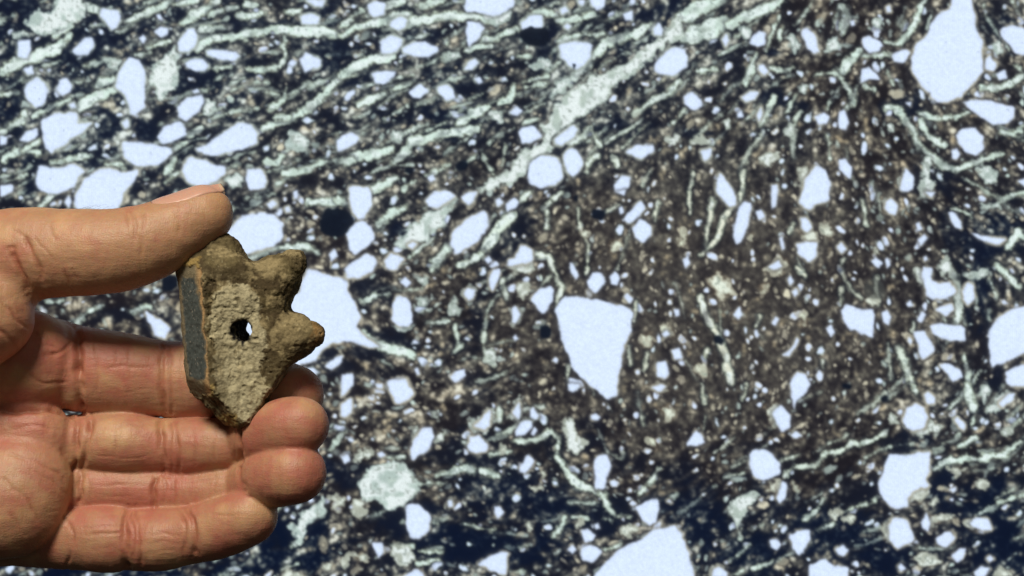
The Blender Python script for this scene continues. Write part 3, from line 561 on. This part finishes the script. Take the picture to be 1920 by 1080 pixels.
def build_hand():
    F = hand_field()
    V, Q = surface_nets(F, (HX0, HY0, HZ0), HH)
    V = relax(V, Q, 3, .5)
    # which piece of the hand each vertex belongs to
    G = np.stack([np.min([chain_sd(V[:, 0], V[:, 1], V[:, 2], C[::2] if len(C) > 30 else C, fy) for C, fy in ch_], 0) for _, ch_, _ in GROUPS])
    gi = G.argmin(0); names = [g[0] for g in GROUPS]
    N = vert_normals(V, Q)
    sc = SM*(1+V[:, 1]/DM); px = V[:, 0]/sc+960; py = 540-V[:, 2]/sc
    jx = noise3(V, 7.)*7+noise3(V, 2.5)*2.6; jy = noise3(V+50, 7.)*7+noise3(V+50, 2.5)*2.6
    crease = np.zeros(len(V)); disp = np.zeros(len(V))
    front = np.clip(-N[:, 1]*3+.6, 0, 1)
    for e in CR.replace('\n', '|').split('|'):
        g, dep, hw, pl = e.split(' ', 3); dep = float(dep); hw = float(hw)/SM*.62
        P = chaikin([tuple(map(float, p.split(','))) for p in pl.split()], False, 2)
        m = (G[names.index(g)] < 1.6) & (front > 0) & (px > P[:, 0].min()-30) & (px < P[:, 0].max()+30) & (py > P[:, 1].min()-30) & (py < P[:, 1].max()+30)
        i = np.nonzero(m)[0]
        if not len(i): continue
        dd = np.full(len(i), 1e9)
        for a, b in zip(P[:-1], P[1:]): dd = np.minimum(dd, seg_d(px[i]+jx[i], py[i]+jy[i], a, b)[0])
        # ends fade
        e0 = np.hypot(px[i]-P[0, 0], py[i]-P[0, 1]); e1 = np.hypot(px[i]-P[-1, 0], py[i]-P[-1, 1])
        fade = np.clip(np.minimum(e0, e1)/9, .15, 1)*front[i]
        fade = fade*np.clip(.75+.55*noise3(V[i]+dep*37, 3.5), .25, 1.2)
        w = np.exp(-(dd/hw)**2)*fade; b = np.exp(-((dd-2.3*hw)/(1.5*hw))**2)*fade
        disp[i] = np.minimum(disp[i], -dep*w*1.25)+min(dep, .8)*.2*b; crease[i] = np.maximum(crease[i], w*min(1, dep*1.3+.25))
    lump = fbm(V, 14., 3)
    disp += lump*.28+noise3(V, 2.6)*.05
    # long fine lines that run round and along the fingers
    disp += (noise3(V*np.array([1.6, .5, .45]), 1.6)*.06+noise3(V*np.array([.35, .7, 1.7]), 1.7)*.05)*front
    near = np.min([((V-q[:3])**2).sum(1) for q in (pt(340,384,-6,1), pt(365,368,-6,1), pt(390,356,-6,1))], 0); disp *= np.clip(near/90-.2, .12, 1)
    V = V+N*disp[:, None]
    # skin colour: yellow beige, redder in the folds with their shade painted in, pinker on finger ends
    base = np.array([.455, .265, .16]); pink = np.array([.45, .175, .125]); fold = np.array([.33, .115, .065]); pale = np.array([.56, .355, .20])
    mot = fbm(V, 11., 4, .6); mo2 = fbm(V+30, 4., 3)
    ispalm = np.isin(gi, [names.index(n) for n in ('index', 'middle', 'ring', 'little', 'index_pad', 'middle_pad', 'ring_pad')])
    tip = np.zeros(len(V))
    for C in (INDEX, MIDDLE, RING, LITTLE, THUMB):
        e = C[-1]; tip = np.maximum(tip, np.exp(-((V-e[:3])**2).sum(1)/(1.3*e[3])**2))
    kp = np.clip(.23+.36*ispalm+.5*mot+.35*tip+.3*mo2-.15*(gi == names.index('thumb')), 0, 1)[:, None]
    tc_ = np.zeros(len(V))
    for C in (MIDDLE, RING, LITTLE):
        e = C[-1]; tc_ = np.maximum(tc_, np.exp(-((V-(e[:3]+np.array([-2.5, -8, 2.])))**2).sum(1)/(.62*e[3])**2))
    kl = np.clip(.9*fbm(V+90, 8., 3)-.1+.5*tc_, 0, .8)[:, None]  # pad centres paler: pressed skin, with their highlight painted in
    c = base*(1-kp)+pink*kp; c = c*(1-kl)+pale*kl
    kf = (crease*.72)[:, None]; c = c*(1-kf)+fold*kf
    m = NT('skin')
    at = m.n('ShaderNodeVertexColor', layer_name='skin_colour'); tc = m.n('ShaderNodeTexCoord')
    nz = m.n('ShaderNodeTexNoise', {'Vector': tc.outputs['Object'], 'Scale': 900., 'Detail': 4.})
    mx = m.n('ShaderNodeMixRGB', {'Fac': .22, 'Color1': at.outputs['Color'], 'Color2': nz.outputs['Color']}, blend_type='SOFT_LIGHT')
    m.l(mx.outputs[0], m.b.inputs['Base Color'])
    vo = m.n('ShaderNodeTexVoronoi', {'Vector': tc.outputs['Object'], 'Scale': 1500.}, feature='DISTANCE_TO_EDGE')
    mp = m.n('ShaderNodeMapping', {'Vector': tc.outputs['Object'], 'Scale': (1800, 600, 420)})
    n2 = m.n('ShaderNodeTexNoise', {'Vector': mp.outputs[0], 'Scale': 1., 'Detail': 5., 'Roughness': .6})
    mq = m.n('ShaderNodeMapping', {'Vector': tc.outputs['Object'], 'Scale': (300, 700, 1500)})
    n3 = m.n('ShaderNodeTexNoise', {'Vector': mq.outputs[0], 'Scale': 1., 'Detail': 4., 'Roughness': .6})
    ad = m.n('ShaderNodeMath', {0: n2.outputs['Fac'], 1: n3.outputs['Fac']}, operation='ADD')
    a2 = m.n('ShaderNodeMath', {0: vo.outputs['Distance'], 1: .8, 2: ad.outputs[0]}, operation='MULTIPLY_ADD')
    bp = m.n('ShaderNodeBump', {'Height': a2.outputs[0], 'Strength': .38, 'Distance': .0003})
    m.l(bp.outputs[0], m.b.inputs['Normal'])
    rr = m.n('ShaderNodeMapRange', {'Value': nz.outputs['Fac'], 'To Min': .38, 'To Max': .58}); m.l(rr.outputs[0], m.b.inputs['Roughness'])
    m.b.inputs['Subsurface Weight'].default_value = .22; m.b.inputs['Subsurface Radius'].default_value = (1, .35, .18)
    m.b.inputs['Subsurface Scale'].default_value = .0022; m.b.inputs['Specular IOR Level'].default_value = .5
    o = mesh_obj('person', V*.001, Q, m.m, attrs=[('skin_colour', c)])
    tag(o, "person's bare left hand, palm forward, pinching a star shaped clay fragment between thumb and fingers", 'person')
    # thumb nail, seen from its edge along the top of the thumb
    A = THUMB[-1, :3]
    def field(p):
        g = [(p[0]-HX0)/HH, (p[1]-HY0)/HH, (p[2]-HZ0)/HH]; b = [int(q) for q in g]; f = [q-int(q) for q in g]
        return sum(F[b[0]+i, b[1]+j, b[2]+k]*(f[0] if i else 1-f[0])*(f[1] if j else 1-f[1])*(f[2] if k else 1-f[2]) for i in (0, 1) for j in (0, 1) for k in (0, 1))
    i0 = len(THUMB)-14; ax0 = THUMB[i0:, :]
    nu, nv = 40, 22; P = np.zeros((nu, nv, 3))
    for a in range(nu):
        t = a/(nu-1); s = t*(len(ax0)-1+10.8)
        if s <= len(ax0)-1.001: j = int(s); q = ax0[j]*(1-(s-j))+ax0[j+1]*(s-j); dr = ax0[j+1][:3]-ax0[j][:3]
        else: dr = ax0[-1][:3]-ax0[-2][:3]; q = ax0[-1].copy(); q[:3] = q[:3]+dr*(s-len(ax0)+1)
        dr = dr/np.linalg.norm(dr); upv = np.array([0, 0, 1.])-dr*dr[2]; upv /= np.linalg.norm(upv); sd = np.cross(dr, upv)   # sd points away from or to the viewer
        if sd[1] > 0: sd = -sd
        wdt = (1-.45*abs(2*max(.5-t, 0))**2.4)*(1-.25*max(t-.85, 0)/.15)
        ext = max(s-len(ax0)+1, 0)/10.8; flo = ax0[-1][3]*(1-.36*ext) if ext > 0 else 0
        for b in range(nv):
            v = b/(nv-1)*2-1; th = math.radians(-8+58*v*wdt)      # about the thumb axis; 0 is straight up, + to the viewer
            d = upv*math.cos(th)+sd*math.sin(th)
            lo, hi = 2., 16.
            for _ in range(22):
                mid = (lo+hi)/2; p = q[:3]+d*mid
                if field(p) < 0: lo = mid
                else: hi = mid
            lo = max(lo, flo*(1-.3*v*v)); edge = max(abs(v)**6*(1-ext), (1-min(t/.14, 1))**1.5)
            P[a, b] = q[:3]+d*(lo+.34-.44*edge)
    top = P.reshape(-1, 3); cen = np.zeros_like(P)
    for a in range(nu): cen[a] = P[a].mean(0)
    inn = (P+(A-P)/np.linalg.norm(A-P, axis=2)[..., None]*.55).reshape(-1, 3)
    VV = np.vstack([top, inn]); g = np.arange(nu*nv).reshape(nu, nv); n0 = nu*nv
    q1 = np.stack([g[:-1, :-1], g[:-1, 1:], g[1:, 1:], g[1:, :-1]], -1).reshape(-1, 4); q2 = q1[:, ::-1]+n0
    rim = np.concatenate([g[:, 0], g[-1, 1:], g[-2::-1, -1], g[0, -2:0:-1]]); rn = np.roll(rim, -1)
    q3 = np.stack([rim, rn, rn+n0, rim+n0], -1)
    tt = np.repeat(np.arange(nu)/(nu-1), nv); fe = sstep(.93, .97, tt)[:, None]
    nc = np.array([.58, .35, .275])*(1-fe)+np.array([.60, .47, .35])*fe; nc = np.vstack([nc, nc])
    mn = NT('nail'); an = mn.n('ShaderNodeVertexColor', layer_name='nail_colour'); mn.l(an.outputs['Color'], mn.b.inputs['Base Color'])
    mn.b.inputs['Roughness'].default_value = .32; mn.b.inputs['Subsurface Weight'].default_value = .15; mn.b.inputs['Subsurface Scale'].default_value = .001
    mesh_obj('thumb_nail', VV*.001, np.vstack([q1, q2, q3]), mn.m, o, attrs=[('nail_colour', nc)])
    # a few fine hairs on the thumb
    hm = NT('hair'); hm.b.inputs['Base Color'].default_value = (.035, .022, .015, 1)
    rng = np.random.default_rng(5); HV, HF = [], []
    for k in range(9):
        hx = 143+k*7+rng.uniform(-3, 3); f0 = len(HV); yy = rng.uniform(-9, -6)
        top = 393-8*rng.random(); L = rng.uniform(18, 34); ben = rng.uniform(4, 10); up = 1 if rng.random() < .75 else -.2
        for j in range(7):
            t = j/6; x, _, z, _ = pt(hx+L*t, 393-up*(ben*math.sin(t*1.9)), yy, 1); r = .035*(1-.8*t)
            for c_ in range(3):
                an_ = c_*2.094; HV.append((x+r*math.sin(an_)*.3, yy+r*math.cos(an_), z+r*math.sin(an_)))
        for j in range(6):
            for c_ in range(3):
                a = f0+j*3+c_; b = f0+j*3+(c_+1) % 3; HF.append((a, b, b+3, a+3))
    mesh_obj('hair', np.array(HV)*.001, HF, hm.m, o)
    return o
build_hand()
# ---------------------------------------------------------------- broken clay piece
SU0, SV0 = 470., 615.; SY0 = -5.           # modelled in photo pixels about this depth (mm)
HOLE_A, HOLE_B = np.array([451., 622, -100]), np.array([474., 617, 70])
def sherd_sd(u, v, w):
    P = chaikin([(408,430),(424,446),(444,468),(470,492),(505,505),(535,560),(535,620),(552,662),(532,702),(506,738),(490,770),(470,792),(450,803),(418,798),(397,773),(366,748),(353,735),(347,650),(337,540),(332,505),(348,484),(372,470),(392,452)], True, 1)
    d2 = poly_sd(u, v, P).astype(np.float32)
    rid = 400+(v-610)*.065
    s1 = -60+(u-402)*.26+9*np.exp(-((u-452)/42)**2-((v-640)/95)**2)
    s2 = -60+(rid-u)*.62
    t = (u-416)*-.73+(v-734)*.68; s3 = -58+t*1.35+(u-402)*.1
    s4 = -52+(505-v)*.55+(u-402)*.1
    fr = smax(smax(smax(s1, s2, 7), s3, 6), s4, 14)
    f = (fr-w)/1.12
    b = smax(smax(d2, f, 10), w-46+(np.abs(v-610)/200)**2*12, 14)
    h1 = chain_sd(u, w, v, np.array([(486,18,556,58),(514,12,526,47),(550,0,494,27)]), 1., 6)
    h2 = chain_sd(u, w, v, np.array([(504,22,630,62),(546,10,632,46),(584,0,627,26)]), 1., 6)
    h3 = chain_sd(u, w, v, np.array([(440,10,560,60),(416,0,470,34),(409,0,452,20)]), 1., 6)
    b = smin(smin(smin(b, h3, 12), h1, 16), h2, 16)
    A, B = HOLE_A, HOLE_B
    q = np.clip((w-A[2])/(B[2]-A[2]), 0, 1); cu = A[0]+(B[0]-A[0])*q; cv = A[1]+(B[1]-A[1])*q
    hole = np.sqrt(((u-cu)/1.0)**2+((v-cv)/1.18)**2)-(20-1.5*q)
    return smax(b, -hole, 5), hole

def build_sherd():
    h = 1.35
    us = np.arange(318, 628, h, dtype=np.float32); ws = np.arange(-86, 84, h, dtype=np.float32); vs = np.arange(418, 818, h, dtype=np.float32)
    # the outline polygon only varies in u, v
    U, Wd, Vv = np.meshgrid(us, ws, vs, indexing='ij', sparse=True)
    F, _ = sherd_sd(U+0*Vv, Vv+0*U, Wd)
    V, Q = surface_nets(F.astype(np.float32), (us[0], ws[0], vs[0]), h)
    Q = Q[:, ::-1]                          # v runs downwards, so the winding turns
    V = relax(V, Q, 2, .5)
    W3 = np.column_stack([V[:, 0], V[:, 1], V[:, 2]])
    N = vert_normals(V, Q); u, w, v = V.T
    N = -N if (N[V[:, 1] < -45][:, 1].mean() > 0) else N
    jit = np.column_stack([noise3(W3, 9.), noise3(W3+40, 9.)])*6+np.column_stack([noise3(W3, 3.), noise3(W3+40, 3.)])*2.5
    def msk(P, soft=3., frontonly=True):
        d = poly_sd(u+jit[:, 0], v+jit[:, 1], np.array(P, float)); a = sstep(soft, -soft, d)
        return a*np.clip(-N[:, 1]*3+.3, 0, 1) if frontonly else a
    rid = 400+(v-610)*.065
    left = msk([(330,498),(388,500),(400,640),(408,735),(372,745),(350,736)])*sstep(3, -3, u-rid+2)
    mortar = msk([(416,548),(424,534),(446,530),(470,535),(490,549),(495,570),(494,600),(506,625),(503,660),(492,690),(500,710),(512,726),(490,760),(474,794),(460,782),(420,742),(410,690),(415,640),(402,610),(410,575)], 2.5)*(1-left)
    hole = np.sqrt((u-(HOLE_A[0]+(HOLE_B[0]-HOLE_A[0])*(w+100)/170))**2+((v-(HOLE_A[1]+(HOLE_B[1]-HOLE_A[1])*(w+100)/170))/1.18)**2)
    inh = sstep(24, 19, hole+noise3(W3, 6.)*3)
    rough = fbm(W3, 26., 5, .55)
    chip = np.abs(noise3(W3+200, 24.))+.6*np.abs(noise3(W3+210, 12.))
    disp = (rough*1.8+(chip-.45)*3.6*(1-.5*sstep(490, 530, u)))*(1-.8*left)+noise3(W3, 4.5)*.8*(1-.8*left)+mortar*(1.8+1.0*noise3(W3, 9.)+.7*noise3(W3, 4.)+.4*noise3(W3, 2.2))-left*1.5*sstep(0, .1, left)
    pits = sstep(.45, .8, noise3(W3+15, 8.)); disp -= pits*2.0*(1-left)
    dip = msk([(398,520),(412,530),(414,620),(408,640),(402,600)], 4); disp -= dip*4.5
    V = V+N*np.clip(disp, -6, 6)[:, None]
    # colours of the fabric, its grey core, its orange rim and the pale crust
    olive = np.array([.130, .110, .056]); brown = np.array([.072, .056, .030]); tan = np.array([.32, .275, .155]); crust = np.array([.45, .43, .29]); ochre = np.array([.36, .27, .10])
    k1 = np.clip(.5+.75*fbm(W3+11, 30., 4, .6), 0, 1)[:, None]; c = brown*(1-k1)+olive*k1
    k2 = sstep(.05, .75, fbm(W3+77, 22., 4, .65)+.15*noise3(W3, 4.))[:, None]*.8; c = c*(1-k2)+tan*k2
    for P, a in (([(478,492),(505,482),(528,488),(520,520),(500,520),(485,510)], .8), ([(535,590),(560,580),(585,600),(570,640),(540,650),(520,620)], .6), ([(400,455),(425,470),(440,480),(420,490)], .4)):
        k = (msk(P, 9)*a)[:, None]; c = c*(1-k)+tan*1.05*k
    dk = (msk([(395,500),(470,500),(480,530),(420,532),(405,560),(398,620),(396,560)], 8)*.7)[:, None]; c = c*(1-dk)+brown*.7*dk
    dk = (msk([(497,640),(540,668),(520,716),(497,716),(492,690),(505,665)], 5)*.5)[:, None]; c = c*(1-dk)+brown*1.1*dk
    dk = (msk([(368,748),(408,742),(470,800),(430,802),(400,775)], 5)*.55)[:, None]; c = c*(1-dk)+brown*.9*dk
    oc = (msk([(412,775),(455,770),(450,795),(424,796)], 3)*.6+msk([(340,488),(384,484),(388,503),(352,508)], 3)*.8+msk([(362,726),(408,722),(412,738),(372,744)], 3)*.8)[:, None]; c = c*(1-oc)+ochre*oc
    km = (mortar*(1-.6*sstep(445, 415, u+jit[:, 0])*sstep(625, 660, v))*(1-.35*sstep(.1, .7, fbm(W3+130, 20., 3))))[:, None]*np.clip(.95+.5*noise3(W3, 7.)-.35*pits, .25, 1)[:, None]; c = c*(1-km)+crust*km
    rimk = left[:, None]*sstep(-21, -6, u-rid)[:, None]; lf = np.array([.185, .165, .11])
    c = c*(1-left[:, None])+lf*left[:, None]; c = c*(1-rimk)+np.array([.40, .27, .135])*rimk
    ot = (msk([(588,602),(612,612),(612,640),(592,644)], 5)*.5)[:, None]; c = c*(1-ot)+np.array([.30, .17, .06])*ot
    c = c*(1-inh[:, None])+np.array([.012, .012, .012])*inh[:, None]  # hole wall near black: dark residue plus the hole's shade painted in
    sp = sstep(.6, .9, noise3(W3+5, 3.2))[:, None]*.45; c = c*(1-sp)+brown*.5*sp
    sp = sstep(.62, .9, noise3(W3+25, 3.0))[:, None]*.35; c = c*(1-sp)+crust*sp
    core = poly_sd(u+jit[:, 0]*.7, v+jit[:, 1]*1.0, np.array([(341,516),(377,519),(388,570),(393,610),(399,650),(400,706),(384,711),(358,713),(350,640)], float))
    corev = (core < 0) & (u < rid-3) & (N[:, 1] < -.1)
    f0 = SM*(1+SY0/DM)
    WV = np.column_stack([(u*0+V[:, 0]-960)*f0, SY0+V[:, 1]*f0, (540-V[:, 2])*f0])*.001
    cf = corev[Q].all(1)
    def sub(FQ):
        ids, inv = np.unique(FQ, return_inverse=True); return ids, inv.reshape(FQ.shape)
    def mat(name, spec, rgh, bump):
        m = NT(name); a = m.n('ShaderNodeVertexColor', layer_name='fabric_colour'); tc = m.n('ShaderNodeTexCoord')
        n1 = m.n('ShaderNodeTexNoise', {'Vector': tc.outputs['Object'], 'Scale': 1100., 'Detail': 6., 'Roughness': .65})
        n2 = m.n('ShaderNodeTexNoise', {'Vector': tc.outputs['Object'], 'Scale': 380., 'Detail': 5.})
        r = m.n('ShaderNodeMapRange', {'Value': n1.outputs['Fac'], 'From Min': .3, 'From Max': .7, 'To Min': .74, 'To Max': 1.24})
        mx = m.n('ShaderNodeVectorMath', {0: a.outputs['Color']}, operation='SCALE'); m.l(r.outputs[0], mx.inputs['Scale'])
        m.l(mx.outputs[0], m.b.inputs['Base Color'])
        ad = m.n('ShaderNodeMath', {0: n1.outputs['Fac'], 1: n2.outputs['Fac']}, operation='ADD')
        b = m.n('ShaderNodeBump', {'Height': ad.outputs[0], 'Strength': bump, 'Distance': .0006}); m.l(b.outputs[0], m.b.inputs['Normal'])
        m.b.inputs['Roughness'].default_value = rgh; m.b.inputs['Specular IOR Level'].default_value = spec
        return m.m
    ids, FQ = sub(Q[~cf])
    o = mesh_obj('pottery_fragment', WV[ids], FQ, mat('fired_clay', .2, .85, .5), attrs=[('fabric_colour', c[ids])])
    tag(o, 'star shaped broken clay fragment with a hole, gripped between thumb and fingers', 'pottery fragment')
    ids, FQ = sub(Q[cf])
    g = np.array([.078, .098, .098]); kk = (.5+.5*noise3(W3, 12.))[:, None]; cc = g*(1-.25*kk)
    cc = cc*(1+.35*(fbm(W3+3, 5., 3)[:, None])); ks = sstep(.6, .85, noise3(W3+60, 2.6))[:, None]*.6; cc = cc*(1-ks)+np.array([.42, .40, .34])*ks
    ks = sstep(.6, .85, noise3(W3+160, 2.4))[:, None]*.7; cc = cc*(1-ks)+np.array([.02, .022, .025])*ks
    eg = sstep(-7, 0, core)[:, None]*.7; cc = cc*(1-eg)+np.array([.25, .20, .12])*eg
    mesh_obj('grey_core', WV[ids], FQ, mat('grey_clay_core', .5, .42, .2), o, attrs=[('fabric_colour', np.clip(cc, .01, 1)[ids])])
build_sherd()
